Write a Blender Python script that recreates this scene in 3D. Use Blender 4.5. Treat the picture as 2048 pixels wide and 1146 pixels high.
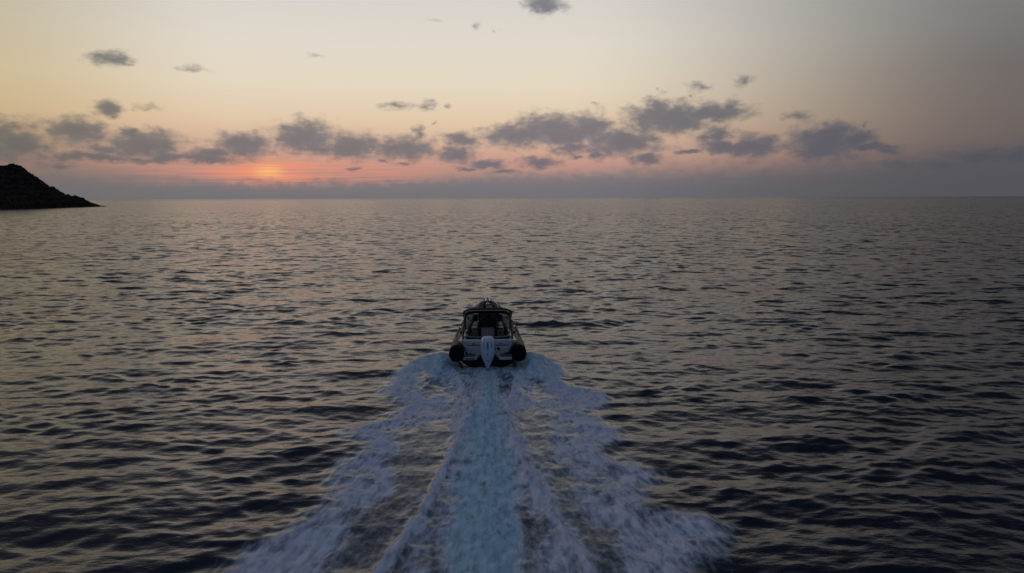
import bpy, bmesh, math, random
import numpy as np
from mathutils import Vector, Matrix
R = math.radians
random.seed(7); rng = np.random.default_rng(11)
for o in list(bpy.data.objects): bpy.data.objects.remove(o)
sc = bpy.context.scene; col = sc.collection

# ------------------------------------------------------------------ camera
CAM_H, PITCH, ROLL, FPX = 6.5, R(7.16), R(0.215), 1409.0
fw = Vector((0, math.cos(PITCH), -math.sin(PITCH)))
r0 = Vector((1, 0, 0)); u0 = r0.cross(fw)
rt = (r0*math.cos(ROLL) - u0*math.sin(ROLL)).normalized(); up = rt.cross(fw).normalized()
cd = bpy.data.cameras.new('camera'); cam = bpy.data.objects.new('camera', cd); col.objects.link(cam)
M = Matrix((rt, up, -fw)).transposed().to_4x4(); M.translation = (0, 0, CAM_H); cam.matrix_world = M
cd.sensor_width = 36; cd.lens = FPX/2048*36; cd.clip_start = 0.1; cd.clip_end = 80000
sc.camera = cam
sc.render.resolution_x = 1024; sc.render.resolution_y = 573
sc.view_settings.view_transform = 'Standard'; sc.view_settings.look = 'None'
sc.view_settings.exposure = 0; sc.view_settings.gamma = 1

def ray(px, py):                                   # direction seen at a place of the photograph
    return (fw*FPX + rt*(px-1024) + up*(573-py)).normalized()
def ground(px, py):                                # where that direction meets the water
    d = ray(px, py); t = -CAM_H/d.z; return (d.x*t, d.y*t)
def azel(px, py):
    d = ray(px, py); return math.degrees(math.atan2(d.x, d.y)), math.degrees(math.asin(d.z))

def lin(c):
    c = c/255.0
    return c/12.92 if c <= .04045 else ((c+.055)/1.055)**2.4
def rgb(r, g, b): return (lin(r), lin(g), lin(b), 1)

# ------------------------------------------------------------------ node helper
class NT:
    def __init__(s, tree): s.t = tree; s.n = tree.nodes; s.l = tree.links
    def new(s, t, **k):
        n = s.n.new(t)
        for a, b in k.items(): setattr(n, a, b)
        return n
    def put(s, sock, v):
        if isinstance(v, bpy.types.NodeSocket): s.l.new(v, sock)
        elif v is not None: sock.default_value = v
    def m(s, op, a, b=None, c=None, clamp=False):
        n = s.new('ShaderNodeMath', operation=op, use_clamp=clamp)
        s.put(n.inputs[0], a); s.put(n.inputs[1], b); s.put(n.inputs[2], c)
        return n.outputs[0]
    def vm(s, op, a, b=None, c=None, scale=None):
        n = s.new('ShaderNodeVectorMath', operation=op)
        s.put(n.inputs[0], a); s.put(n.inputs[1], b); s.put(n.inputs[2], c)
        if scale is not None: s.put(n.inputs['Scale'], scale)
        return n.outputs['Value'] if op in ('LENGTH', 'DOT_PRODUCT') else n.outputs[0]
    def noise(s, vec, scale, detail=3, rough=.5, out=0, dist=0):
        n = s.new('ShaderNodeTexNoise'); s.put(n.inputs['Vector'], vec)
        n.inputs['Scale'].default_value = scale; n.inputs['Detail'].default_value = detail
        n.inputs['Roughness'].default_value = rough; n.inputs['Distortion'].default_value = dist
        return n.outputs[out]
    def ramp(s, f, stops, interp='LINEAR'):
        n = s.new('ShaderNodeValToRGB'); n.color_ramp.interpolation = interp
        e = n.color_ramp.elements
        while len(e) > 1: e.remove(e[-1])
        e[0].position, e[0].color = stops[0]
        for p, c in stops[1:]:
            x = e.new(p); x.color = c
        s.put(n.inputs[0], f); return n.outputs[0]
    def mix(s, f, a, b, mode='MIX'):
        n = s.new('ShaderNodeMix', data_type='RGBA', blend_type=mode)
        s.put(n.inputs[0], f); s.put(n.inputs[6], a); s.put(n.inputs[7], b); return n.outputs[2]
    def mr(s, v, a, b, c=0., d=1., smooth=True):
        n = s.new('ShaderNodeMapRange', interpolation_type='SMOOTHSTEP' if smooth else 'LINEAR')
        for i, x in enumerate((v, a, b, c, d)): s.put(n.inputs[i], x)
        return n.outputs[0]

# ------------------------------------------------------------------ sky (world)
SUN_AZ, SUN_EL = azel(537, 345)
w = bpy.data.worlds.new("World"); sc.world = w; w.use_nodes = True
N = NT(w.node_tree); N.n.clear()
tc = N.new('ShaderNodeTexCoord').outputs['Generated']
d = N.vm('NORMALIZE', tc)
sx = N.new('ShaderNodeSeparateXYZ'); N.l.new(d, sx.inputs[0])
az = N.m('MULTIPLY', N.m('ARCTAN2', sx.outputs[0], sx.outputs[1]), 57.29578)
el = N.m('MULTIPLY', N.m('ARCSINE', sx.outputs[2]), 57.29578)
elp = N.m('MAXIMUM', el, 0.)
te = N.m('POWER', N.m('DIVIDE', elp, 90.), .5)              # spread out the low sky
def E(deg): return (deg/90.0)**.5
mid = N.ramp(te, [(0, rgb(121,117,118)), (E(.7), rgb(129,123,123)), (E(1.5), rgb(150,130,127)), (E(2.6), rgb(190,150,136)),
    (E(4.1), rgb(212,175,152)), (E(6), rgb(226,200,170)), (E(8.6), rgb(229,215,192)), (E(11.5), rgb(225,217,203)), (E(15), rgb(215,210,204)),
    (E(22), rgb(168,165,169)), (E(32), rgb(108,110,122)), (E(50), rgb(72,82,102)), (1, rgb(88,102,124))])
lef = N.ramp(te, [(0, rgb(108,101,98)), (E(.7), rgb(112,104,100)), (E(1.5), rgb(122,110,104)), (E(2.6), rgb(148,120,108)),
    (E(4.1), rgb(188,156,124)), (E(6), rgb(204,178,138)), (E(8.6), rgb(205,187,152)), (E(11.5), rgb(198,186,160)), (E(15), rgb(189,183,166)),
    (E(22), rgb(138,135,135)), (E(32), rgb(95,96,106)), (E(50), rgb(70,78,96)), (1, rgb(88,102,124))])
rig = N.ramp(te, [(0, rgb(76,77,84)), (E(.7), rgb(80,80,87)), (E(1.5), rgb(86,84,89)), (E(2.6), rgb(97,90,92)),
    (E(4.1), rgb(108,99,97)), (E(6), rgb(112,104,101)), (E(8.6), rgb(113,107,105)), (E(11.5), rgb(120,118,117)), (E(15), rgb(124,125,126)),
    (E(22), rgb(70,73,80)), (E(32), rgb(43,47,57)), (E(50), rgb(48,57,74)), (1, rgb(88,102,124))])
back = N.ramp(te, [(0, rgb(62,70,86)), (E(6), rgb(70,82,102)), (E(20), rgb(94,108,132)), (E(50), rgb(94,108,132)), (1, rgb(88,102,124))])
c = N.mix(N.mr(az, -20., -38.), mid, lef)
c = N.mix(N.mr(az, 3., 36.5, smooth=True), c, rig)
absaz = N.m('ABSOLUTE', N.m('ADD', az, 5.))
c = N.mix(N.mr(absaz, 45., 110.), c, back)
# sunset glow round the veiled sun, in thin level streaks
P = N.new('ShaderNodeCombineXYZ'); N.l.new(az, P.inputs[0]); N.l.new(el, P.inputs[1]); P = P.outputs[0]
streak = N.noise(N.vm('MULTIPLY', P, (.16, 6.5, 0)), 1.0, 4, .6)
def blobd(vec, a, e, ra, re): return N.vm('LENGTH', N.vm('MULTIPLY_ADD', vec, (1/ra, 1/re, 0), (-a/ra, -e/re, 0)))
pinkL = N.m('MULTIPLY', N.mr(blobd(P, SUN_AZ+2, SUN_EL+.2, 17, 2.1), 1., 0.), N.mr(streak, .25, .7))
c = N.mix(N.m('MULTIPLY', pinkL, .9), c, rgb(232,147,122))
g1 = N.m('MULTIPLY', N.mr(blobd(P, SUN_AZ, SUN_EL, 5.6, 1.45), 1., 0.), N.mr(streak, .2, .62))
c = N.mix(N.m('MULTIPLY', g1, .95), c, rgb(247,150,116))
g2 = N.m('MULTIPLY', N.mr(blobd(P, SUN_AZ+.05, SUN_EL+.1, 1.7, .75), 1., 0.), N.mr(streak, .3, .6, .35, 1.))
c = N.mix(N.m('MULTIPLY', g2, .95), c, rgb(255,190,122))
pinkR = N.m('MULTIPLY', N.mr(blobd(P, 1, 2.9, 13, 1.5), 1., .1), N.mr(streak, .2, .7, .5, 1.))
c = N.mix(N.m('MULTIPLY', pinkR, .24), c, rgb(214,142,128))
# cloud colour by bearing
cc = N.ramp(N.m('DIVIDE', N.m('ADD', az, 60.), 120.), [(.0, rgb(90,94,94)), (.2, rgb(98,101,101)), (.3, rgb(104,107,112)), (.42, rgb(108,109,118)),
    (.55, rgb(102,105,117)), (.65, rgb(90,95,107)), (.76, rgb(80,85,95)), (.85, rgb(70,74,82)), (1, rgb(58,62,72))])
nz = N.noise(N.vm('MULTIPLY', P, (.62, 1.25, 0)), 1.0, 6, .62, out=1)
wv = N.vm('SUBTRACT', nz, (.5, .5, .5))
Pw = N.vm('MULTIPLY_ADD', wv, (2.4, 1.1, 0), P)
CL = [(22,284,66,32,.1),(152,264,42,18,.0),(262,265,18,10,.1),(180,313,100,9,.2),(305,319,60,7,.2),(405,317,80,8,.1),(290,288,52,20,-.05),(225,300,52,13,.25),(345,315,66,10,.15),
 (425,308,48,12,.15),(485,292,44,19,-.05),(30,248,26,9,.4),(610,275,55,25,-.05),(590,262,34,14,.05),(640,300,40,14,.3),(700,292,52,21,0),(745,296,30,16,.3),(805,296,58,19,0),
 (840,266,10,10,.1),(910,310,34,13,0),(925,282,40,15,.15),(975,328,32,9,.1),(1010,342,34,8,.3),(1035,272,58,18,-.05),(1100,258,60,22,-.15),(1125,268,90,18,-.1),
 (1178,256,38,24,-.05),(1245,283,64,23,-.05),(1150,297,50,14,.2),(1195,308,26,14,.25),(1080,323,36,10,.05),(1160,315,18,6,.3),(1292,318,38,13,.2),
 (1340,236,66,23,-.15),(1318,222,26,20,-.05),(1420,226,60,15,-.05),(1462,212,14,10,.15),(1285,248,24,22,.15),(1432,268,38,15,.2),(1500,293,46,18,0),
 (1445,294,55,14,.2),(1375,303,30,6,.3),(1650,287,55,26,-.05),(1665,266,30,16,.0),(1705,280,34,18,.1),(1745,296,36,9,.1),(1600,302,34,8,.4),(1600,230,36,15,.35),
 (1490,162,26,15,.35),(1400,172,32,11,.3),(1385,190,8,5,.4),(1733,254,16,10,.35),(1960,314,52,14,.25),(1885,330,50,12,.4),(2035,312,34,14,.25),(1800,328,34,9,.45),
 (222,118,34,12,.2),(180,118,15,6,.5),(264,132,22,9,.5),(385,138,44,11,.55),(218,215,28,12,.15),(230,230,20,9,.35),(297,216,42,11,.5),
 (795,213,40,10,.3),(853,210,22,12,.3),(890,212,18,8,.55),(865,246,6,6,.55),(705,337,20,4,.3),(800,325,26,5,.4),(765,320,8,5,.5),(1090,6,44,18,.2),
 (952,50,13,10,.45),(990,62,10,6,.6),(1190,207,22,7,.68),(1310,180,6,4,.55),(640,112,55,14,.8),(870,40,44,9,.75),(120,330,60,10,.6),(930,336,30,6,.35)]
D = None
for px, py, rx, ry, wt in CL:
    if max(rx, ry) < 16: rx, ry, wt = rx*1.5, ry*1.5, wt+.12
    if wt >= .3 and py < 260: wt += .2
    a, e = azel(px, py); dd = N.m('ADD', blobd(Pw, a, e, rx/24.6*1.22, ry/24.6*1.28), wt)
    D = dd if D is None else N.m('MINIMUM', D, dd)
n2 = N.noise(N.vm('MULTIPLY', P, (.95, 1.5, 0)), 1.0, 6, .55)
dens = N.m('ADD', D, N.m('MULTIPLY', N.m('SUBTRACT', n2, .5), 1.45))
cl = N.mr(dens, 1.38, .46, 0., .95)
thick = N.mr(dens, .9, .1)
ccs = N.mix(N.m('MULTIPLY', thick, .5), N.mix(.2, cc, c), N.mix(1., cc, (.86, .88, .93, 1), 'MULTIPLY'))
c = N.mix(cl, c, ccs)
# the level bank of cloud over the horizon, with a bumpy top
top = N.ramp(N.m('DIVIDE', N.m('ADD', az, 60.), 120.), [(0, (.45,)*3+(1,)), (.2, (.42,)*3+(1,)), (.3, (.34,)*3+(1,)), (.42, (.34,)*3+(1,)), (.5, (.46,)*3+(1,)), (.62, (.58,)*3+(1,)), (.8, (.8,)*3+(1,)), (1, (1.,)*3+(1,))])
n3 = N.noise(N.vm('MULTIPLY', P, (.9, 1.6, 0)), 1.0, 6, .6)
topel = N.m('MULTIPLY_ADD', top, 3.6, N.m('MULTIPLY', N.m('SUBTRACT', n3, .5), 2.2))
soft = N.m('ADD', N.mr(az, -22., -30., .42, 1.3), N.mr(az, -8., 22., 0., .9))
bank = N.mr(N.m('SUBTRACT', topel, el), N.m('MULTIPLY', soft, -1.), soft, 0., .66)
bankc = N.mix(.35, cc, N.ramp(te, [(0, rgb(120,116,118)), (E(1.5), rgb(132,126,127)), (E(5), rgb(132,124,125))]))
bankc = N.mix(N.mr(az, 0., 34.), bankc, rgb(86,86,92))
c = N.mix(bank, c, bankc)
gx = N.new('ShaderNodeTexSky', sky_type='NISHITA'); gx.sun_disc = False
gx.sun_elevation = R(SUN_EL); gx.sun_rotation = R(SUN_AZ)
hi = N.mix(N.mr(el, 35., 80., 0., .12), c, N.mix(1., gx.outputs[0], (.1, .1, .1, 1), 'MULTIPLY'), 'ADD')
bg = N.new('ShaderNodeBackground'); N.l.new(hi, bg.inputs[0]); bg.inputs[1].default_value = 1.0
ow = N.new('ShaderNodeOutputWorld'); N.l.new(bg.outputs[0], ow.inputs[0])
w.cycles.sampling_method = 'MANUAL'; w.cycles.sample_map_resolution = 1024

# ------------------------------------------------------------------ sun (almost set, veiled by the bank of cloud)
sl = bpy.data.lights.new('sun', 'SUN'); so = bpy.data.objects.new('sun', sl); col.objects.link(so)
sl.energy = 0.012; sl.angle = R(16); sl.color = (1, .55, .32)
sd_ = ray(537, 345); so.rotation_euler = Vector(sd_).to_track_quat('Z', 'Y').to_euler()

# ------------------------------------------------------------------ numpy helpers
def fade(t): return t*t*t*(t*(t*6-15)+10)
PERM = rng.permutation(512).astype(np.int64)
GA = rng.uniform(0, 2*np.pi, 512)
GX, GY = np.cos(GA).astype(np.float32), np.sin(GA).astype(np.float32)
def perlin(x, y):
    xi = np.floor(x).astype(np.int64); yi = np.floor(y).astype(np.int64)
    xf = (x-xi).astype(np.float32); yf = (y-yi).astype(np.float32)
    def g(i, j, dx, dy):
        h = PERM[(PERM[i & 511] + j) & 511]; return GX[h]*dx + GY[h]*dy
    u, v = fade(xf), fade(yf)
    a = g(xi, yi, xf, yf); b = g(xi+1, yi, xf-1, yf); c_ = g(xi, yi+1, xf, yf-1); d_ = g(xi+1, yi+1, xf-1, yf-1)
    return (a*(1-u)+b*u)*(1-v) + (c_*(1-u)+d_*u)*v
def fbm(x, y, o=4, g=.5):
    s = 0; a = 1; t = 0
    for k in range(o):
        s = s + a*perlin(x*2**k+17.3*k, y*2**k-9.1*k); t += a; a *= g
    return s/t*1.5
def sstep(a, b, x):
    t = np.clip((x-a)/(b-a), 0, 1); return t*t*(3-2*t)
def segdist(X, Y, pts, closed):
    dm = np.full(X.shape, 1e9, np.float32); ins = np.zeros(X.shape, bool)
    n = len(pts)
    for i in range(n if closed else n-1):
        ax, ay = pts[i]; bx, by = pts[(i+1) % n]
        vx, vy = bx-ax, by-ay; t = np.clip(((X-ax)*vx+(Y-ay)*vy)/(vx*vx+vy*vy+1e-9), 0, 1)
        dm = np.minimum(dm, np.hypot(X-ax-t*vx, Y-ay-t*vy))
        if closed:
            cr = ((ay > Y) != (by > Y)) & (X < (bx-ax)*(Y-ay)/((by-ay) if by != ay else 1e-9)+ax); ins ^= cr
    return np.where(ins, -dm, dm) if closed else dm
def G(l): return [ground(*p) for p in l]

# ------------------------------------------------------------------ sea surface
nA = 1150; angs = np.linspace(-44, 44, nA)
fine = angs*math.pi/180
coarse = np.linspace(44, 316, 120)[1:-1]*math.pi/180
TH = np.concatenate([fine, coarse])                 # bearing from +Y, whole circle
rr = [6.0]
while rr[-1] < 420: rr.append(rr[-1]+.045+max(0, rr[-1]-14)*.0032)
while rr[-1] < 45000: rr.append(rr[-1]*1.03)
rr = np.array([0.5, 2.0, 4.0]+rr)
nR, nT = len(rr), len(TH)
RR, TT = np.meshgrid(rr, TH, indexing='ij')
X = (RR*np.sin(TT)).astype(np.float32); Y = (RR*np.cos(TT)).astype(np.float32)
sp = np.gradient(rr)[:, None]*np.ones((1, nT)); sp = np.maximum(sp, RR*np.where(np.arange(nT) < nA, 88/nA*math.pi/180, .04)[None]).astype(np.float32)
Z = np.zeros_like(X); DX = np.zeros_like(X); DY = np.zeros_like(X); lost = np.zeros_like(X)
live = rr < 3000
# gusts: patches of rougher and smoother water
gust = np.ones_like(X); gust[live] = np.clip(1+.6*fbm(X[live]*.04, Y[live]*.06, 3)+.75*fbm(X[live]*.13+7, Y[live]*.22, 3), .25, 2.2)
nw = 165
lam = np.exp(rng.uniform(math.log(.27), math.log(5.6), nw))
ang = R(-83)+rng.normal(0, R(27), nw)
tot = 0
for L, a in zip(lam, ang):
    if L < 1.0: a = a + rng.normal(0, R(22))
    s = .0158*(.36 if L > 4 else .55 if L > 2.4 else .85 if L > 1.3 else 1.06)
    k = 2*math.pi/L; A = s/k; kx, ky = math.cos(a)*k, math.sin(a)*k; ph = rng.uniform(0, 6.28)
    sel = slice(0, int(np.searchsorted(rr, 3000)))
    wgt = 1-sstep(L/4.5, L/2.4, sp[sel]); lost[sel] += (1-wgt)*s*s
    m = wgt.max(axis=1) > 0; hi_ = int(m.sum())
    if hi_ == 0: continue
    q = slice(0, hi_); th = kx*X[q]+ky*Y[q]+ph; cs, sn = np.cos(th), np.sin(th); wq = wgt[q]*gust[q]
    Z[q] += A*wq*cs; DX[q] -= .8*A*wq*math.cos(a)*sn; DY[q] -= .8*A*wq*math.sin(a)*sn
lost[int(np.searchsorted(rr, 3000)):] = .0158**2*nw
lost = np.sqrt(lost/(.0158**2*nw))

# ------------------------------------------------------------------ wake
OUT = G([(905,722),(880,711),(850,713),(815,728),(790,745),(752,785),(765,800),(800,808),(775,830),(715,848),(670,870),(690,885),(722,893),(700,915),
 (668,930),(645,955),(658,985),(640,1010),(600,1040),(520,1075),(462,1105),(430,1146),(330,1300),(280,1500),(1600,1500),(1440,1300),(1395,1146),(1440,1095),(1468,1056),(1420,1032),
 (1310,1032),(1300,985),(1328,955),(1290,925),(1215,905),(1225,895),(1262,880),(1235,855),(1185,832),(1212,815),(1228,795),(1190,778),(1128,765),(1135,755),
 (1120,730),(1085,712),(1045,715)])
CEN = G([(972,748),(945,830),(930,880),(915,960),(905,1050),(893,1200),(880,1500),(1060,1500),(1042,1200),(1036,1050),(1027,950),(1015,870),(1003,820),(981,748)])
HOLES = [(G([(905,835),(840,845),(795,880),(775,930),(762,990),(700,1050),(650,1146),(600,1300),(720,1300),(790,1110),(850,1040),(885,960),(910,890)]), .72, .5),
 (G([(1030,820),(1075,800),(1120,840),(1110,900),(1160,960),(1150,1000),(1235,1090),(1300,1300),(1220,1300),(1150,1080),(1090,970),(1050,890)]), .6, .5),
 (G([(845,742),(892,738),(890,790),(850,800),(835,770)]), .6, .45), (G([(1062,758),(1085,760),(1100,800),(1068,800)]), .65, .45),
 (G([(775,860),(850,856),(870,880),(790,884)]), .45, .4), (G([(1128,868),(1160,866),(1165,890),(1120,890)]), .4, .4),
 (G([(888,940),(900,940),(880,1200),(820,1200),(850,1060)]), .4, .35), (G([(1040,930),(1052,930),(1085,1040),(1120,1200),(1048,1200)]), .45, .35),
 (G([(1150,1060),(1250,1050),(1260,1085),(1180,1090)]), .4, .4), (G([(910,742),(965,745),(945,800),(928,800)]), .3, .3), (G([(990,745),(1035,742),(1022,800),(1005,800)]), .35, .3)]
RIDGE = [G([(940,835),(915,890),(885,950),(850,1025),(760,1146),(700,1230)]), G([(1015,840),(1035,900),(1065,970),(1110,1040),(1175,1146),(1230,1240)]),
 G([(906,740),(925,775),(942,830)]), G([(1040,738),(1030,775),(1012,830)])]
rows = int(np.searchsorted(rr, 42)); c0, c1 = int(np.searchsorted(angs, -40)), int(np.searchsorted(angs, 40))
ws = (slice(0, rows), slice(c0, c1))
wx, wy = X[ws], Y[ws]
warpx = wx+.30*fbm(wx*.9, wy*.9, 4); warpy = wy+.55*fbm(wx*.8+40, wy*.7, 4)
sdo = segdist(warpx, warpy, OUT, True)
_l = wx+.95-(26.8-wy)*.033; _s = np.maximum(26.6-wy, -3.0)
WU = _l/(_s+6)*10; WV = _s
streak = fbm(WU*3.2, WV*.33, 4, .6)
sdo = sdo + .20*streak + .10*fbm(WU*9, WV*1.1, 3)
edge = .20+.014*np.maximum(0, 30-wy)
foam = sstep(edge+.12, -edge*2.2, sdo)
rim = np.exp(-((sdo+.35)/.4)**2)
body = .72+.26*rim+.62*fbm(wx*1.2, wy*.7, 4)+.28*streak+.14*fbm(WU*7+9, WV*.8, 3)
for poly, amt, sf in HOLES:
    sdh = segdist(warpx, warpy, poly, True); body = body*(1-.95*amt*sstep(sf*.5, -sf*.7, sdh))
rd = np.minimum.reduce([segdist(wx+.08*fbm(wx*2, wy*1.2, 3), wy, p, False) for p in RIDGE])
ridge = (np.exp(-(rd/.10)**2)+.35*np.exp(-(rd/.35)**2))*(.95+.5*fbm(wx*5, wy*3, 2))
sdc = segdist(wx+.25*fbm(wx*2.5+5, wy*.8, 4)+.1*fbm(WU*7, WV*.7, 3), wy, CEN, True)
cen = sstep(.22, -.26, sdc)
cen_d = .95+.34*fbm(wx*2.2, wy*1.1+30, 4)+.25*fbm(WU*6, WV*.5+8, 3)
near = sstep(23.0, 26.2, wy)*(np.abs(wx+.95) < 3.2)
body = body*(1+.25*near)
fo = foam*np.clip(np.maximum(.24, np.maximum(body*(1-cen)+cen_d*cen, .95*ridge)), 0, 1)
# shape of the water in the wake
# ship-made waves: hump behind the screw, troughs beside it, crests along the foam edge
bxc = -.95+(26.8-wy)*.033; lat = wx-bxc; s_ = 26.4-wy; back = sstep(-.1, .8, s_)
zw = back*(-.20*np.exp(-(lat/.95)**2)*np.exp(-np.maximum(s_, 0)/2.2) + .20*np.exp(-(lat/.38)**2)*sstep(.6, 2.5, s_)*np.exp(-np.maximum(s_-2, 0)/9))
zw += .10*ridge*back + .06*foam*rim
zw += (.015+.075*np.clip(fo*1.5-.25, 0, 1))*foam*(fbm(wx*2.4, wy*1.3, 4)+.1*fbm(wx*9, wy*5, 2)) + cen*.05*fbm(wx*3.5, wy*1.6, 3)
bw = np.abs(lat); zw += .16*np.exp(-((wy-(28.3-.3*(bw-1.5)))/.45)**2)*sstep(1.35, 1.8, bw)*np.exp(-np.maximum(bw-1.5, 0)/1.7)*(1+.5*fbm(wx*1.5, wy*2, 3))
side = np.exp(-((np.abs(lat)-1.75-.12*np.maximum(s_, 0))/.35)**2)*np.exp(-((s_-.4)/2.0)**2)
zw += .30*side*(1+.5*fbm(wx*4, wy*3, 3))
fo = np.clip(np.maximum(fo, side*1.1*foam), 0, 1)
calm = 1-.8*foam
Zo = Z.copy(); Zo[ws] = Z[ws]*calm + zw
# transverse swells thrown out either side of the wake
FOAM = np.zeros_like(X); FOAM[ws] = fo
WUa = np.zeros_like(X); WVa = np.zeros_like(X); WUa[ws] = WU; WVa[ws] = WV
TEAL = np.zeros_like(X); TEAL[ws] = np.clip(cen+.55*near*foam+.5*side, 0, 1)
# press the water down under the hull
hb = np.clip((wy-26.9)/8.0, 0, 1); hx = -.95-(wy-26.8)*.033; hwid = 1.02*(1-hb**2.5)
under = sstep(.12, -.05, np.abs(wx-hx)-hwid)*((wy > 26.7) & (wy < 34.6))
zz = Zo[ws]; zz = zz*(1-under)+(-.12)*under; Zo[ws] = zz
VX, VY, VZ = X+DX, Y+DY, Zo

def grid_mesh(name, vx, vy, vz, quads, attrs):
    me = bpy.data.meshes.new(name)
    used = np.zeros(vx.size, bool); used[quads.ravel()] = True
    remap = np.cumsum(used)-1; q = remap[quads].astype(np.int32)
    co = np.stack([vx.ravel()[used], vy.ravel()[used], vz.ravel()[used]], 1).astype(np.float32)
    me.vertices.add(len(co)); me.vertices.foreach_set('co', co.ravel())
    me.loops.add(q.size); me.loops.foreach_set('vertex_index', q.ravel())
    me.polygons.add(len(q)); me.polygons.foreach_set('loop_start', np.arange(0, q.size, 4, dtype=np.int32))
    me.polygons.foreach_set('use_smooth', np.ones(len(q), bool))
    me.update(calc_edges=True); me.validate()
    for k, v in attrs.items():
        at = me.attributes.new(k, 'FLOAT', 'POINT'); at.data.foreach_set('value', v.ravel()[used].astype(np.float32))
    o = bpy.data.objects.new(name, me); col.objects.link(o); return o
idx = np.arange(nR*nT).reshape(nR, nT)
jn = np.roll(idx, -1, axis=1)
quads = np.stack([idx[:-1], idx[1:], jn[1:], jn[:-1]], -1).reshape(-1, 4)
wk = (FOAM > .0)
isw = wk.ravel()[quads].any(axis=1)
quads = quads[:, ::-1]
attrs = dict(wake_u=WUa, wake_v=WVa, foam=FOAM, teal=TEAL, lost=lost.astype(np.float32))
sea = grid_mesh('sea', VX, VY, VZ, quads[~isw], {'lost': attrs['lost']}); sea['kind'] = 'structure'
wake = grid_mesh('wake', VX, VY, VZ, quads[isw], attrs)
wake['label'] = 'white and blue-green foaming wake spreading behind the speeding boat'; wake['category'] = 'wake'; wake['kind'] = 'stuff'

def mat(name):
    m = bpy.data.materials.new(name); m.use_nodes = True; n = NT(m.node_tree); n.n.clear()
    o = n.new('ShaderNodeOutputMaterial'); return m, n, o
sm, n, out = mat('sea_water')
ob = n.new('ShaderNodeTexCoord').outputs['Object']
def attr(nm):
    a = n.new('ShaderNodeAttribute'); a.attribute_name = nm; return a.outputs['Fac']
F, T, Lo = attr('foam'), attr('teal'), attr('lost')
h1 = n.noise(n.vm('MULTIPLY', ob, (2.4, 4.6, 1)), 1.0, 4, .55)
h2 = n.noise(n.vm('MULTIPLY', ob, (.26, .46, 1)), 1.0, 5, .62)
h3 = n.noise(n.vm('MULTIPLY', ob, (.012, .03, 1)), 1.0, 3, .5)
b1 = n.new('ShaderNodeBump'); b1.inputs['Distance'].default_value = .05; n.put(b1.inputs['Strength'], n.m('MULTIPLY', n.m('MULTIPLY_ADD', h3, .9, .15), n.mr(F, .0, .3, 1., .25))); n.put(b1.inputs['Height'], h1)
nf = n.noise(n.vm('MULTIPLY', ob, (.55, 1.25, 1)), 1.0, 4, .62, out=1)     # far wavelets as tilts of the surface
tl = n.vm('MULTIPLY', n.vm('SUBTRACT', nf, (.5, .5, .5)), (1.5, 3.8, 0))
tl = n.vm('SCALE', tl, scale=n.m('MULTIPLY', Lo, n.m('MULTIPLY_ADD', h3, .9, .35)))
b2 = n.vm('NORMALIZE', n.vm('ADD', b1.outputs[0], tl))
wp = n.new('ShaderNodeBsdfPrincipled'); n.put(wp.inputs['Base Color'], n.mix(n.mr(F, 0., .5), (.005, .010, .020, 1), (.03, .06, .085, 1))); wp.inputs['IOR'].default_value = 1.333
n.put(wp.inputs['Roughness'], n.m('MULTIPLY_ADD', Lo, .16, .06)); n.l.new(b2, wp.inputs['Normal'])
# foam
cw = n.new('ShaderNodeCombineXYZ'); n.put(cw.inputs[0], attr('wake_u')); n.put(cw.inputs[1], attr('wake_v')); cw = cw.outputs[0]
fn1 = n.noise(n.vm('MULTIPLY', ob, (5.0, 2.6, 3)), 1.0, 6, .65, dist=.4)
fn2 = n.noise(n.vm('MULTIPLY', cw, (13., 1.7, 1)), 1.0, 5, .62)
ff = n.m('ADD', n.m('MULTIPLY', fn1, .5), n.m('MULTIPLY', fn2, .5))
fac = n.mr(n.m('ADD', n.m('MULTIPLY', F, .9), n.m('MULTIPLY', n.m('SUBTRACT', ff, .5), 1.6)), .10, .84)
fac = n.m('MULTIPLY', fac, n.mr(F, .0, .12))
fc = n.mix(T, rgb(218,219,228), rgb(184,214,224))
fc = n.mix(n.mr(ff, .3, .62), n.mix(1., fc, (.42, .48, .60, 1), 'MULTIPLY'), fc)
b3 = n.new('ShaderNodeBump'); b3.inputs['Distance'].default_value = .06; b3.inputs['Strength'].default_value = .6; n.put(b3.inputs['Height'], ff)
fp = n.new('ShaderNodeBsdfPrincipled'); n.put(fp.inputs['Base Color'], fc); fp.inputs['Roughness'].default_value = .75; fp.inputs['IOR'].default_value = 1.33
fp.inputs['Specular IOR Level'].default_value = .25; n.l.new(b3.outputs[0], fp.inputs['Normal'])
mx = n.new('ShaderNodeMixShader'); n.put(mx.inputs[0], fac); n.l.new(wp.outputs[0], mx.inputs[1]); n.l.new(fp.outputs[0], mx.inputs[2]); n.l.new(mx.outputs[0], out.inputs[0])
sea.data.materials.append(sm); wake.data.materials.append(sm)

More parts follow.
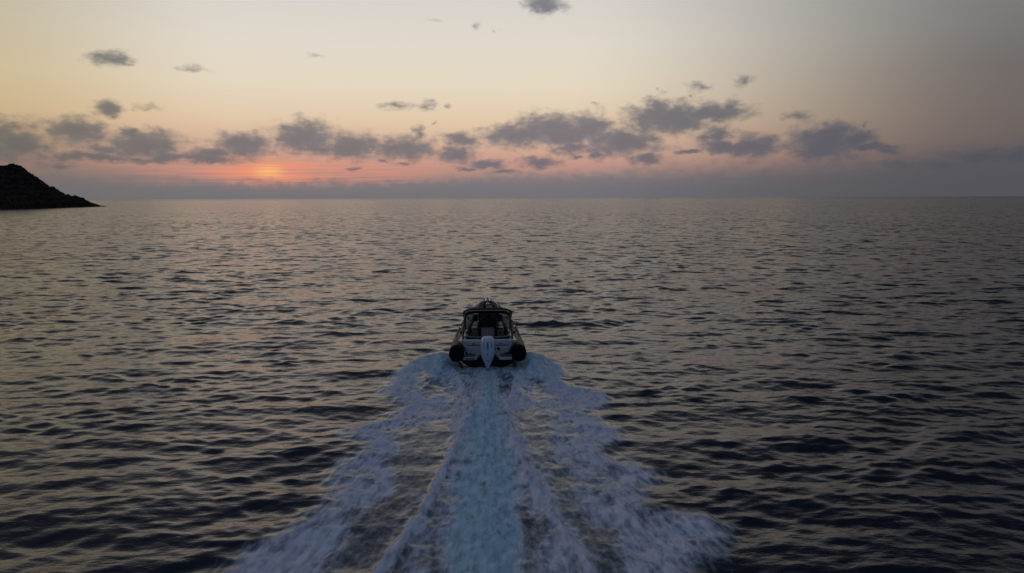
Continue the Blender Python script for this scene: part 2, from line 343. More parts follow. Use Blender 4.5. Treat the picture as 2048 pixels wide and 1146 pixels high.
# ------------------------------------------------------------------ headland
def headland():
    tip = ground(207, 413.2); a = ground(0, 419.8)
    # shoreline from the tip towards and past the left edge, land behind it
    vx_, vy_ = a[0]-tip[0], a[1]-tip[1]; L = math.hypot(vx_, vy_); ux, uy = vx_/L, vy_/L; nx, ny = uy, -ux
    if nx > 0: nx, ny = -nx, -ny
    prof = [(207,412),(195,409),(180,404),(165,396),(150,390.5),(142,393),(136,388),(128,390),(118,383),(112,378),(107,373),(98,373),(88,366),(76,357),(68,350),(58,347),(48,340),(42,332),(34,329),(27,328),(20,326.5),(14,332),(6,330),(0,331),(-60,318),(-160,300),(-300,296)]
    xs, ts, hs = [], [], []
    for px, py in prof:
        # meet the sight line with a crest line set back from the shore
        dr = ray(px, py)
        back_ = 6+ (207-px)*.22
        ox, oy = tip[0]+nx*back_*0, tip[1]+ny*0
        # crest line: p = tip + u*t + n*(.18*t)
        cx, cy = ux+.3*nx, uy+.3*ny
        det = dr.x*(-cy)-(-cx)*dr.y
        if abs(det) < 1e-9: continue
        s = (tip[0]*(-cy)+cx*tip[1])/det; t = (dr.x*tip[1]-dr.y*tip[0])/det
        ts.append(t); hs.append(CAM_H+dr.z*s)
    ts, hs = np.array(ts), np.array(hs); od = np.argsort(ts); ts, hs = ts[od], hs[od]
    tt = np.concatenate([np.linspace(-8, 300, 520), np.linspace(301, 430, 40)]); vv = np.linspace(-1.0, 1.6, 150)
    TTt, VV = np.meshgrid(tt, vv, indexing='ij')
    crest = .3*np.maximum(TTt, 5)
    H = np.interp(TTt, ts, hs, left=-1.0)
    H = np.maximum(H, -1)
    q = np.abs(VV)
    shp = np.where(VV < 0, np.clip(1-q, 0, 1)**.82, np.clip(1-(q/1.6), 0, 1)**.9)
    dist = crest*(1+VV)
    wxx = tip[0]+ux*TTt+nx*dist; wyy = tip[1]+uy*TTt+ny*dist
    rock = fbm(wxx*.05, wyy*.05, 5, .6); rid = 1-np.abs(fbm(wxx*.09+3, wyy*.09, 5, .55))*2.2
    fine_ = fbm(wxx*.45, wyy*.45, 4, .6)
    env = np.clip(H/10, 0, 1)*np.clip(1.05-shp, 0.06, 1)
    z = H*shp+env*(rock*4+(rid-.5)*2.6)+fine_*np.clip(H/8, .05, .8)*1.7-.5*(1-shp)
    z = np.where(np.abs((VV-.3)/1.3) < .97, np.maximum(z, .6+.5*np.abs(fine_)), z)
    z[:, :2] = -1.5; z[:, -2:] = -1.5; z[0] = -1.5
    strat = np.sin(z*1.7+rock*6)*.28*np.clip(H/10, 0, 1)
    wxx = wxx+ (fine_*1.2+strat)*np.clip(H/8, 0, 1); wyy = wyy-(fbm(wxx*.3+50, wyy*.3, 4)*1.6+strat)*np.clip(H/8, 0, 1)
    ni, nj = wxx.shape; ii = np.arange(ni*nj).reshape(ni, nj)
    qd = np.stack([ii[:-1, :-1], ii[1:, :-1], ii[1:, 1:], ii[:-1, 1:]], -1).reshape(-1, 4)
    return grid_mesh('headland', wxx, wyy, z, qd, {}), tip, (ux, uy), (nx, ny), ts, hs
hl, tip, U_, Nn, hts, hhs = headland(); hl['kind'] = 'structure'
hm, n, out = mat('headland_rock')
ob = n.new('ShaderNodeTexCoord').outputs['Object']
a1 = n.noise(ob, .25, 6, .65); a2 = n.noise(n.vm('MULTIPLY', ob, (.3, .3, 1.4)), 1.0, 6, .6)
cr = n.ramp(n.m('MULTIPLY_ADD', a2, .5, n.m('MULTIPLY', a1, .5)), [(.3, (.007,.008,.006,1)), (.45, (.016,.012,.009,1)), (.55, (.034,.025,.018,1)), (.7, (.065,.046,.034,1))])
p = n.new('ShaderNodeBsdfPrincipled'); n.put(p.inputs['Base Color'], cr); p.inputs['Roughness'].default_value = .95
p.inputs['Specular IOR Level'].default_value = .15
b = n.new('ShaderNodeBump'); b.inputs['Distance'].default_value = 1.2; b.inputs['Strength'].default_value = .9; n.put(b.inputs['Height'], n.m('ADD', a1, a2)); n.l.new(b.outputs[0], p.inputs['Normal'])
n.l.new(p.outputs[0], out.inputs[0]); hl.data.materials.append(hm)

# ------------------------------------------------------------------ simple paints
def paint(name, color, rough=.5, metal=0, var=.15, scale=6, bump=0, coat=0, spec=.5, alpha=None, trans=0):
    m, n, out = mat(name); ob = n.new('ShaderNodeTexCoord').outputs['Object']
    nz = n.noise(ob, scale, 5, .6)
    c1 = tuple(x*(1-var) for x in color)+(1,); c2 = tuple(min(1, x*(1+var)) for x in color)+(1,)
    p = n.new('ShaderNodeBsdfPrincipled'); n.put(p.inputs['Base Color'], n.ramp(nz, [(.35, c1), (.65, c2)]))
    n.put(p.inputs['Roughness'], n.mr(nz, .3, .7, max(.02, rough-.08), rough+.08)); p.inputs['Metallic'].default_value = metal
    p.inputs['Coat Weight'].default_value = coat; p.inputs['Specular IOR Level'].default_value = spec
    p.inputs['Transmission Weight'].default_value = trans
    if bump:
        b = n.new('ShaderNodeBump'); b.inputs['Distance'].default_value = bump; n.put(b.inputs['Height'], n.noise(ob, scale*8, 3, .6)); n.l.new(b.outputs[0], p.inputs['Normal'])
    n.l.new(p.outputs[0], out.inputs[0]); return m
MT = dict(
 tube=paint('hypalon_dark_grey', (.026,.025,.026), .5, bump=.002, scale=4, spec=.15), black=paint('black_rubber', (.004,.004,.005), .9, spec=.05),
 hull=paint('black_gelcoat', (.004,.004,.005), .5, spec=.2), white=paint('white_gelcoat', (.46,.45,.46), .35, var=.08),
 grey=paint('grey_gelcoat', (.20,.20,.21), .45), deck=paint('grey_deck_pad', (.07,.068,.07), .8, scale=20, bump=.002),
 cushion=paint('black_vinyl', (.01,.01,.011), .5, scale=10, bump=.003), pipe=paint('grey_piping', (.28,.26,.24), .4),
 steel=paint('stainless_steel', (.55,.55,.55), .22, metal=1), blacktube=paint('black_powder_coat', (.01,.01,.011), .4),
 canvas=paint('black_canvas', (.004,.004,.005), .95, scale=14, bump=.004, spec=.05), smoke=paint('smoked_acrylic', (.012,.012,.014), .12, coat=.3),
 cowl=paint('pearl_white_cowl', (.42,.52,.62), .28, var=.05, coat=.4), mark=paint('dark_blue_marking', (.004,.012,.03), .5),
 skin=paint('skin', (.38,.2,.14), .6), hair=paint('dark_brown_hair', (.02,.012,.008), .8, scale=40, bump=.004), hairl=paint('auburn_hair', (.09,.035,.02), .8, scale=40, bump=.004),
 navy=paint('navy_jacket', (.009,.012,.024), .85, bump=.006, scale=12), maroon=paint('maroon_top', (.06,.014,.016), .85, bump=.006, scale=12), trouser=paint('dark_trousers', (.012,.012,.014), .85, bump=.004))

# ------------------------------------------------------------------ mesh helpers
class MB:
    def __init__(s): s.v = []; s.f = []
    def add(s, v, f):
        o = len(s.v); s.v += [tuple(x) for x in v]; s.f += [tuple(i+o for i in q) for q in f]; return s
    def bx(s, x0, x1, y0, y1, z0, z1, b=.02):
        bm = bmesh.new(); bmesh.ops.create_cube(bm, size=1)
        for v in bm.verts: v.co = Vector((x0+(v.co.x+.5)*(x1-x0), y0+(v.co.y+.5)*(y1-y0), z0+(v.co.z+.5)*(z1-z0)))
        b = min(b, (x1-x0)*.45, (y1-y0)*.45, (z1-z0)*.45)
        if b > 0: bmesh.ops.bevel(bm, geom=bm.edges[:], offset=b, segments=2, affect='EDGES')
        bm.verts.index_update(); s.add([v.co for v in bm.verts], [[v.index for v in f.verts] for f in bm.faces]); bm.free(); return s
    def tube(s, pts, r, n=12, caps=True):
        pts = [Vector(p) for p in pts]; rs = r if isinstance(r, (list, tuple)) else [r]*len(pts)
        vs, fs = [], []; up_ = None
        for i, p in enumerate(pts):
            t = (pts[min(i+1, len(pts)-1)]-pts[max(i-1, 0)]).normalized()
            if up_ is None:
                up_ = Vector((0, 0, 1)) if abs(t.z) < .9 else Vector((0, 1, 0))
            side = t.cross(up_).normalized(); up_ = side.cross(t).normalized()
            for k in range(n):
                a = 2*math.pi*k/n; vs.append(p+(side*math.cos(a)+up_*math.sin(a))*rs[i])
        for i in range(len(pts)-1):
            for k in range(n):
                fs.append((i*n+k, i*n+(k+1) % n, (i+1)*n+(k+1) % n, (i+1)*n+k))
        if caps: fs.append(tuple(reversed(range(n)))); fs.append(tuple((len(pts)-1)*n+k for k in range(n)))
        return s.add(vs, fs)
    def loft(s, rings, caps=True):
        n_ = len(rings[0]); vs = [p for r_ in rings for p in r_]; fs = []
        for i in range(len(rings)-1):
            for k in range(n_): fs.append((i*n_+k, i*n_+(k+1) % n_, (i+1)*n_+(k+1) % n_, (i+1)*n_+k))
        if caps: fs.append(tuple(reversed(range(n_)))); fs.append(tuple((len(rings)-1)*n_+k for k in range(n_)))
        return s.add(vs, fs)
    def prism(s, pts, y0, y1):              # outline in x,z pushed along y
        n_ = len(pts); vs = [(x, y0, z) for x, z in pts]+[(x, y1, z) for x, z in pts]
        fs = [tuple(range(n_)), tuple(reversed(range(n_, 2*n_)))]+[(i, i+n_, (i+1) % n_+n_, (i+1) % n_) for i in range(n_)]
        return s.add(vs, fs)
    def prismz(s, pts, z0, z1):
        n_ = len(pts); vs = [(x, y, z0) for x, y in pts]+[(x, y, z1) for x, y in pts]
        fs = [tuple(reversed(range(n_))), tuple(range(n_, 2*n_))]+[(i, (i+1) % n_, (i+1) % n_+n_, i+n_) for i in range(n_)]
        return s.add(vs, fs)
    def build(s, name, m, parent=None, smooth=True, sub=0):
        me = bpy.data.meshes.new(name); me.from_pydata([tuple(v) for v in s.v], [], s.f); me.update()
        bm = bmesh.new(); bm.from_mesh(me); bmesh.ops.recalc_face_normals(bm, faces=bm.faces[:]); bm.to_mesh(me); bm.free()
        me.materials.append(MT[m] if isinstance(m, str) else m)
        if smooth:
            me.polygons.foreach_set('use_smooth', [True]*len(me.polygons)); me.set_sharp_from_angle(angle=R(38))
        o = bpy.data.objects.new(name, me); col.objects.link(o)
        if parent: o.parent = parent
        return o
def smoothpath(pts, n=8):
    P_ = [Vector(p) for p in pts]; out = []
    for i in range(len(P_)-1):
        p0, p1, p2, p3 = P_[max(i-1, 0)], P_[i], P_[i+1], P_[min(i+2, len(P_)-1)]
        for k in range(n):
            t = k/n; out.append(.5*((2*p1)+(-p0+p2)*t+(2*p0-5*p1+4*p2-p3)*t*t+(-p0+3*p1-3*p2+p3)*t**3))
    out.append(P_[-1]); return out
def empty(name, loc, rot=(0,0,0)):
    o = bpy.data.objects.new(name, None); col.objects.link(o); o.location = loc; o.rotation_euler = rot; o.empty_display_size = .3; return o

# ------------------------------------------------------------------ the boat
boat = empty('inflatable_boat', (-.95, 26.8, 0), (R(2.3), 0, R(1.9)))
boat['label'] = 'dark rigid inflatable boat with black arch and white outboard, speeding away over the sea'; boat['category'] = 'boat'
TC = [(-.42,1.19,.63,.285),(.5,1.16,.64,.30),(2,1.09,.61,.30),(3.5,1.0,.63,.30),(5,.82,.69,.29),(6.2,.60,.78,.27),(7.1,.40,.87,.255),(7.6,.22,.92,.24),(7.80,0,.94,.235)]
def tcx(y):
    ys = [t[0] for t in TC]; return [float(np.interp(y, ys, [t[k] for t in TC])) for k in (1, 2, 3)]
# hull
m = MB(); rings = []
for y, hw, zc, zk in [(-.02,.98,.12,-.32),(1.5,.97,.14,-.32),(3,.93,.2,-.3),(4.5,.8,.28,-.2),(5.8,.6,.38,-.02),(6.8,.38,.5,.2),(7.4,.16,.62,.45),(7.7,.04,.74,.66)]:
    cx_, cz_, cr_ = tcx(y); zt = cz_-.02
    rings.append([(-hw,y,zt),(-hw*1.02,y,zc+.05),(-hw*.93,y,zc),(-hw*.5,y,(zc+zk)/2-.03),(0,y,zk),(hw*.5,y,(zc+zk)/2-.03),(hw*.93,y,zc),(hw*1.02,y,zc+.05),(hw,y,zt),(0,y,zt-.28)])
m.loft(rings).build('hull', 'hull', boat)
# collar
left = [(-x, y, z) for y, x, z, r_ in TC[:-1]]; right = [(x, y, z) for y, x, z, r_ in reversed(TC[:-1])]
path = smoothpath(left+[(0, 7.80, .94)]+right, 8); rad = []
for p_ in path: rad.append(tcx(p_.y)[2])
MB().tube(path, rad, 28).build('inflatable_collar', 'tube', boat)
for s in (-1, 1):
    pp = [(s*1.182,-.16,.632),(s*1.19,-.44,.63),(s*1.185,-.60,.60),(s*1.18,-.76,.565),(s*1.175,-.86,.54)]
    MB().tube(pp, [.298,.294,.262,.18,.06], 28).build('tube_end_cone', 'black', boat)
    pts = [(s*(tcx(y)[0]+tcx(y)[2]*.98), y, tcx(y)[1]-.02) for y in np.linspace(-.3, 7.2, 24)]
    MB().tube(pts, .028, 8).build('rub_strake', 'black', boat)
    # grab line and patches along the top of each tube
    pts = [(s*(tcx(y)[0]+tcx(y)[2]*.5), y, tcx(y)[1]+tcx(y)[2]*.88+.02*math.sin(y*5)**2) for y in np.linspace(1.2, 6.6, 40)]
    MB().tube(pts, .012, 6).build('grab_rope', 'black', boat)
    for y in (1.9, 4.6): 
        a, z, r_ = tcx(y); q = MB()
        q.bx(s*a-.05, s*a+.05, y-.09, y+.09, z+r_-.005, z+r_+.03, .012); q.build('tube_handle', 'black', boat)
# deck and bow platform
pts = [(-.92,.75),(-.9,3),(-.72,4.9),(-.5,6.2),(-.2,7.0),(.2,7.0),(.5,6.2),(.72,4.9),(.9,3),(.92,.75)]
MB().prismz(pts, .30, .36).build('deck', 'deck', boat)
pts = [(-.66,5.0),(-.50,6.2),(-.34,6.9),(-.14,7.4),(.14,7.4),(.34,6.9),(.50,6.2),(.66,5.0)]
MB().prismz(pts, .36, .86).build('bow_locker', 'hull', boat)
pts2 = [(x*.96, 5.02+(y-5.0)*.97) for x, y in pts]
MB().prismz(pts2, .862, 1.04).build('bow_cushion', 'cushion', boat)
m = MB(); m.bx(-.09,.09,7.2,7.95,1.0,1.1,.02); m.bx(-.11,-.08,7.55,8.02,1.08,1.2,.01); m.bx(.08,.11,7.55,8.02,1.08,1.2,.01)
br = m.build('bow_roller', 'steel', boat)
m = MB(); m.tube([(0,7.2,1.14),(0,7.9,1.16),(0,8.08,1.08)], .03, 8); m.prismz([(-.13,7.98),(0,8.2),(.13,7.98),(0,7.9)], 1.0, 1.05); m.build('anchor', 'steel', br)
m = MB(); m.tube([(.0,6.95,.95),(.0,6.95,1.42)], .018, 8); m.tube([(0,6.95,1.42),(0,6.95,1.5)], .03, 8); m.build('bow_light_pole', 'steel', boat)
for s in (-1, 1):
    m = MB(); m.tube(smoothpath([(s*.46,6.55,.98),(s*.47,6.6,1.14),(s*.40,7.0,1.2),(s*.28,7.3,1.2),(s*.26,7.32,1.04)], 5), .017, 8); m.build('bow_rail', 'steel', boat)
    m = MB(); m.tube([(s*.22,7.5,1.13),(s*.34,7.42,1.13)], .018, 8); m.tube([(s*.28,7.46,1.0),(s*.28,7.46,1.13)], .02, 8); m.build('cleat', 'steel', boat)
# stern moulding
m = MB(); m.bx(-.86,.86,.22,.5,.34,.98,.035); tb = m.build('transom_bulkhead', 'white', boat)
MB().bx(-.84,.84,.06,.24,.34,.76,.03).build('transom_ledge', 'white', boat)
MB().bx(-.80,.80,.195,.226,.795,.812,.004).build('seam_strip', 'mark', tb)
for x, z, r_ in ((-.55,.86,.032),): 
    MB().tube([(x,.20,z),(x,.224,z)], r_, 14).build('filler_cap', 'black', tb)
MB().tube([(.42,.03,.70),(.42,.062,.70)], .055, 16).build('access_hatch', 'black', boat)
MB().bx(.44,.58,.208,.226,.855,.872,.004).build('vent_slot', 'mark', tb)
for s in (-1, 1):
    # wings rising over the tubes to the gunwale
    m = MB(); m.prism([(s*.82,.42),(s*.86,.42),(s*.90,.60),(s*.99,.80),(s*1.13,.925),(s*1.13,1.0),(s*.95,1.02),(s*.82,.98)], .16, .34)
    wg = m.build('stern_wing', 'white', boat)
    MB().bx(min(s*.93,s*1.01),max(s*.93,s*1.01),.15,.164,.905,.93,.003).build('wing_slot', 'mark', wg)
    m = MB(); vs = []
    for y, xi, xo, z in ((.3,.84,1.13,1.0),(.9,.88,1.06,.985),(1.6,.88,.97,.96),(2.4,.85,.90,.94)):
        vs.append([(s*xi,y,z),(s*xo,y,z-.02),(s*xo,y,z-.10),(s*xi,y,z-.14)])
    m.loft(vs).build('gunwale', 'white', boat)
    # side liner inside the tube
    m = MB(); vs = []
    for y in np.linspace(.5, 5.4, 10):
        a = tcx(y)[0]-.22; vs.append([(s*a,y,.36),(s*(a-.03),y,.36),(s*(a-.03),y,.74),(s*a,y,.74)])
    m.loft(vs).build('side_liner', 'grey', boat)
    # swim platforms
    x0, x1 = sorted((s*.42, s*.93))
    m = MB(); m.bx(x0, x1, -.50, .10, .40, .50, .02); pf = m.build('swim_platform', 'white', boat)
    MB().bx(x0+.05, x1-.05, -.42, .04, .497, .508, .004).build('tread_pad', 'deck', pf)
    m = MB(); xa, xb = sorted((s*.30, s*.43)); m.prismz([(s*.43,-.32),(s*.33,-.16),(s*.28,.0),(s*.28,.1),(s*.43,.1)], .42, .53); m.build('motor_well_side', 'white', boat)
    m = MB(); m.tube(smoothpath([(s*.88,.55,.97),(s*.885,.57,1.15),(s*.87,.78,1.24),(s*.86,.98,1.15),(s*.86,1.0,.96)], 5), .018, 8); m.build('grab_rail', 'steel', boat)
    m = MB(); m.tube([(s*.93,.62,1.05),(s*.93,.82,1.05)], .016, 8); m.tube([(s*.93,.72,.98),(s*.93,.72,1.05)], .02, 8); m.build('cleat', 'steel', boat)
MB().bx(-.86,-.50,-.512,-.498,.428,.475,.004).build('platform_recess', 'mark', boat)
m = MB(); m.tube(smoothpath([(-.88,-.40,.50),(-.88,-.36,.66),(-.86,-.14,.70),(-.86,-.1,.52)], 5), .014, 8); m.tube(smoothpath([(-.74,-.40,.50),(-.74,-.36,.66),(-.73,-.14,.70),(-.73,-.1,.52)], 5), .014, 8); m.build('boarding_ladder', 'steel', boat)
MB().tube([(.24,.1,.72),(.24,.02,.70)], .06, 14).build('hose_port', 'black', boat)
# aft bench with bolsters and rails
MB().bx(-.80,.80,.80,1.30,.36,.72,.05).build('aft_seat_base', 'grey', boat)
MB().bx(-.78,.78,.84,1.28,.722,.84,.05).build('aft_seat_cushion', 'cushion', boat)
pth = smoothpath([(-.84,1.0,.98),(-.80,.78,.97),(-.45,.66,.96),(0,.64,.96),(.45,.66,.96),(.80,.78,.97),(.84,1.0,.98)], 6)
MB().tube(pth, .075, 12).build('aft_backrest', 'cushion', boat)
MB().tube([(p_.x, p_.y-.06, p_.z+.075) for p_ in pth], .018, 8).build('backrest_rail', 'pipe', boat)
MB().tube([(p_.x, p_.y-.085, p_.z-.055) for p_ in pth], .018, 8).build('backrest_rail', 'pipe', boat)
# helm seat
hs = empty('helm_seat', (0,0,0)); hs.parent = boat
MB().bx(-.28,.28,2.85,3.35,.36,.90,.03).build('seat_base', 'white', hs)
m = MB(); m.bx(-.36,.36,2.86,3.45,.905,1.02,.05); m.build('seat_cushion', 'cushion', hs)
m = MB(); m.bx(-.34,.34,2.76,2.90,.93,1.26,.06); m.build('backrest', 'cushion', hs)
for s in (-1, 1):
    m = MB(); m.tube(smoothpath([(s*.36,3.3,1.08),(s*.40,3.0,1.06),(s*.385,2.84,.96),(s*.37,2.80,.76)], 5), .062, 12); m.build('side_bolster', 'cushion', hs)
    m = MB(); x0, x1 = sorted((s*.42, s*.68)); m.bx(x0, x1, 2.75, 3.25, .36, .84, .03); lk = m.build('side_locker', 'grey', boat)
    MB().bx(x0, x1, 2.77, 3.23, .842, .90, .02).build('locker_pad', 'cushion', lk)
    MB().bx(x0+.04, x1-.04, 2.738, 2.752, .42, .56, .005).build('locker_vent', 'mark', lk)
    m = MB(); m.bx(x0, x1, 3.9, 4.6, .36, .80, .04); m.build('forward_seat', 'grey', boat)
MB().tube([(.55,2.735,.70),(.55,2.755,.70)], .035, 12).build('drink_holder', 'black', boat)
MB().tube([(-.40,3.35,.36),(-.40,3.35,1.35)], .02, 10).build('seat_post', 'steel', boat)
# console
cn = empty('console', (0,0,0)); cn.parent = boat
m = MB(); m.loft([[(x, y, z) for x, y, z in ((-.42,4.0,z_),(.42,4.0,z_),(.40,4.7,z_),(-.40,4.7,z_))] for z_ in (.36, .9)]+[[(-.40,4.08,1.15),(.40,4.08,1.15),(.36,4.6,1.2),(-.36,4.6,1.2)]]); m.build('console_body', 'hull', cn)
MB().bx(-.32,.32,4.03,4.09,.95,1.14,.02).build('instrument_panel', 'smoke', cn)
m = MB(); m.tube([(.17*math.cos(a)+.08, 3.92+.05*math.sin(a), .98+.17*math.sin(a)) for a in np.linspace(0, 2*math.pi, 25)], .014, 8, False); m.tube([(.08,3.92,.98),(.08,4.05,.95)], .02, 8)
for a in (.5, 2.6, 4.71): m.tube([(.08,3.92,.98),(.08+.165*math.cos(a),3.92+.05*math.sin(a),.98+.165*math.sin(a))], .010, 6)
m.build('steering_wheel', 'blacktube', cn)
m = MB(); rg = []
for k in range(9):
    t = k/8; x = -.42+.84*t; yb = 4.62-.28*(2*t-1)**2+.1; rg.append([(x,yb,1.18),(x*.9,yb-.18,1.42),(x*.9,yb-.165,1.42),(x,yb+.015,1.18)])
m.loft(rg).build('windscreen', 'smoke', cn)
# arch and canopy
ar = empty('arch', (0,0,0)); ar.parent = boat
pth = smoothpath([(-.98,.42,.94),(-.97,.50,1.02),(-.93,1.05,1.50),(-.90,1.45,1.80),(-.86,1.56,1.90),(-.74,1.60,1.945),(-.3,1.62,1.955),(.3,1.62,1.955),(.74,1.60,1.945),(.86,1.56,1.90),(.90,1.45,1.80),(.93,1.05,1.50),(.97,.50,1.02),(.98,.42,.94)], 6)
MB().tube(pth, .042, 12).build('arch_tube', 'blacktube', ar)
for s in (-1, 1):
    MB().tube(smoothpath([(s*.92,2.3,.85),(s*.92,2.33,1.3),(s*.88,2.4,1.74)], 5), .022, 10).build('front_stay', 'blacktube', ar)
m = MB(); rg = []
for k in range(21):
    t = k/20*2-1; x = .99*t; dz = -.13*abs(t)**5
    rg.append([(x,1.52,1.975+dz),(x,1.70,1.995+dz),(x,2.1,1.90+dz),(x,2.5,1.76+dz),(x,2.5,1.735+dz),(x,2.1,1.87+dz),(x,1.70,1.80+dz*1.3),(x,1.52,1.80+dz*1.3)])
m.loft(rg).build('canopy', 'canvas', ar)
MB().tube([(p_.x*.98, p_.y-.10, p_.z-.035) for p_ in pth if p_.z > 1.86], .026, 10).build('canopy_hem', 'pipe', ar)
# things on the side tubes
for s, y in ((1,3.0),(-1,2.9)):
    a, z, r_ = tcx(y); m = MB(); m.tube([(s*(a+.12),y-.07,z+r_*.95),(s*(a+.12),y+.07,z+r_*.95)], .028, 8); m.build('fender_eye', 'steel', boat)

# ------------------------------------------------------------------ outboard
ou = empty('outboard_motor', (0,0,-.07)); ou.parent = boat
SEC = [(1.345,.06,.08),(1.34,.13,.18),(1.315,.185,.26),(1.25,.235,.33),(1.15,.262,.38),(1.0,.275,.41),(.82,.28,.41),(.68,.27,.39),(.56,.235,.35),(.44,.185,.30),(.32,.13,.25),(.20,.075,.20),(.11,.035,.15)]
YC = -.38
def ring(z, hw, hd, n_=36, e=2.6):
    r_ = []
    for k in range(n_):
        a = 2*math.pi*k/n_; c_, s_ = math.cos(a), math.sin(a)
        r_.append((hw*math.copysign(abs(c_)**(2/e), c_), YC-.02*(1.3-z)+hd*math.copysign(abs(s_)**(2/e), s_), z))
    return r_
zs = np.array([s_[0] for s_ in SEC])[::-1]; hws = np.array([s_[1] for s_ in SEC])[::-1]; hds = np.array([s_[2] for s_ in SEC])[::-1]
def backy(x, z):
    hw = np.interp(z, zs, hws); hd = np.interp(z, zs, hds); return YC-.02*(1.3-z)-hd*max(0, 1-abs(x/hw)**2.6)**(1/2.6)
rg = [ring(z, float(np.interp(z, zs, hws)), float(np.interp(z, zs, hds))) for z in sorted(set(list(np.linspace(.11,1.345,30))+list(zs)))]
ck = MB().loft(rg).build('cowl', 'cowl', ou)
def onback(pts, name, wd=.006, parent=ck, m='mark'):     # raised marking that follows the cowl
    q = MB()
    for i in range(len(pts)-1):
        (x0, z0), (x1, z1) = pts[i], pts[i+1]; nn = 6
        q.tube([(x0+(x1-x0)*k/nn, backy(x0+(x1-x0)*k/nn, z0+(z1-z0)*k/nn)-.001, z0+(z1-z0)*k/nn) for k in range(nn+1)], wd, 6)
    return q.build(name, m, parent)
onback([(-.155,1.24),(-.14,1.12),(-.125,.99)], 'cowl_stripe', .012); onback([(.155,1.24),(.14,1.12),(.125,.99)], 'cowl_stripe', .012)
# column of dark lettering, too small in the photograph to be read
q = MB()
for i in range(5):
    z = 1.215-i*.047
    for a, b_ in (((-.032,z),(.032,z)),((-.032,z-.026),(.032,z-.026)),((-.032,z),(-.032,z-.026)) if i % 2 == 0 else ((.032,z),(.032,z-.026))):
        q.tube([(a[0],backy(a[0],a[1])-.001,a[1]),((a[0]+b_[0])/2,backy((a[0]+b_[0])/2,(a[1]+b_[1])/2)-.001,(a[1]+b_[1])/2),(b_[0],backy(b_[0],b_[1])-.001,b_[1])], .0085, 6)
q.build('lettering', 'mark', ck)
onback([(-.045,.955),(.045,.955)], 'badge', .014)
for x, z in ((.0,.76),(.13,.60),(.01,.50)):
    y = backy(x, z); MB().tube([(x,y+.02,z),(x,y-.006,z)], .024, 14).build('cowl_plug', 'black', ck)
m = MB(); m.bx(-.06,.06,-.58,-.2,-.45,.16,.03); m.bx(-.16,.16,-.78,-.2,-.12,-.10,.006); m.tube([(0,-.15,-.5),(0,-.3,-.5),(0,-.7,-.5),(0,-.8,-.5)], [.03,.08,.08,.05], 14); m.build('lower_leg', 'black', ou)
m = MB()
for k in range(3):
    a = k*2*math.pi/3; ax = Vector((math.cos(a),0,math.sin(a))); tn = Vector((-math.sin(a),0,math.cos(a)))
    c0_ = Vector((0,-.78,-.5)); m.add([c0_+ax*.05-tn*.03+Vector((0,.03,0)), c0_+ax*.2-tn*.07+Vector((0,.05,0)), c0_+ax*.2+tn*.06-Vector((0,.04,0)), c0_+ax*.05+tn*.03-Vector((0,.03,0)),
      c0_+ax*.05-tn*.03+Vector((0,.04,0)), c0_+ax*.2-tn*.07+Vector((0,.06,0)), c0_+ax*.2+tn*.06-Vector((0,.03,0)), c0_+ax*.05+tn*.03-Vector((0,.02,0))],
      [(0,1,2,3),(7,6,5,4),(0,4,5,1),(1,5,6,2),(2,6,7,3),(3,7,4,0)])
m.build('propeller', 'black', ou)
m = MB(); m.bx(-.2,.2,-.2,.08,.2,.62,.03); m.build('mounting_bracket', 'black', ou)

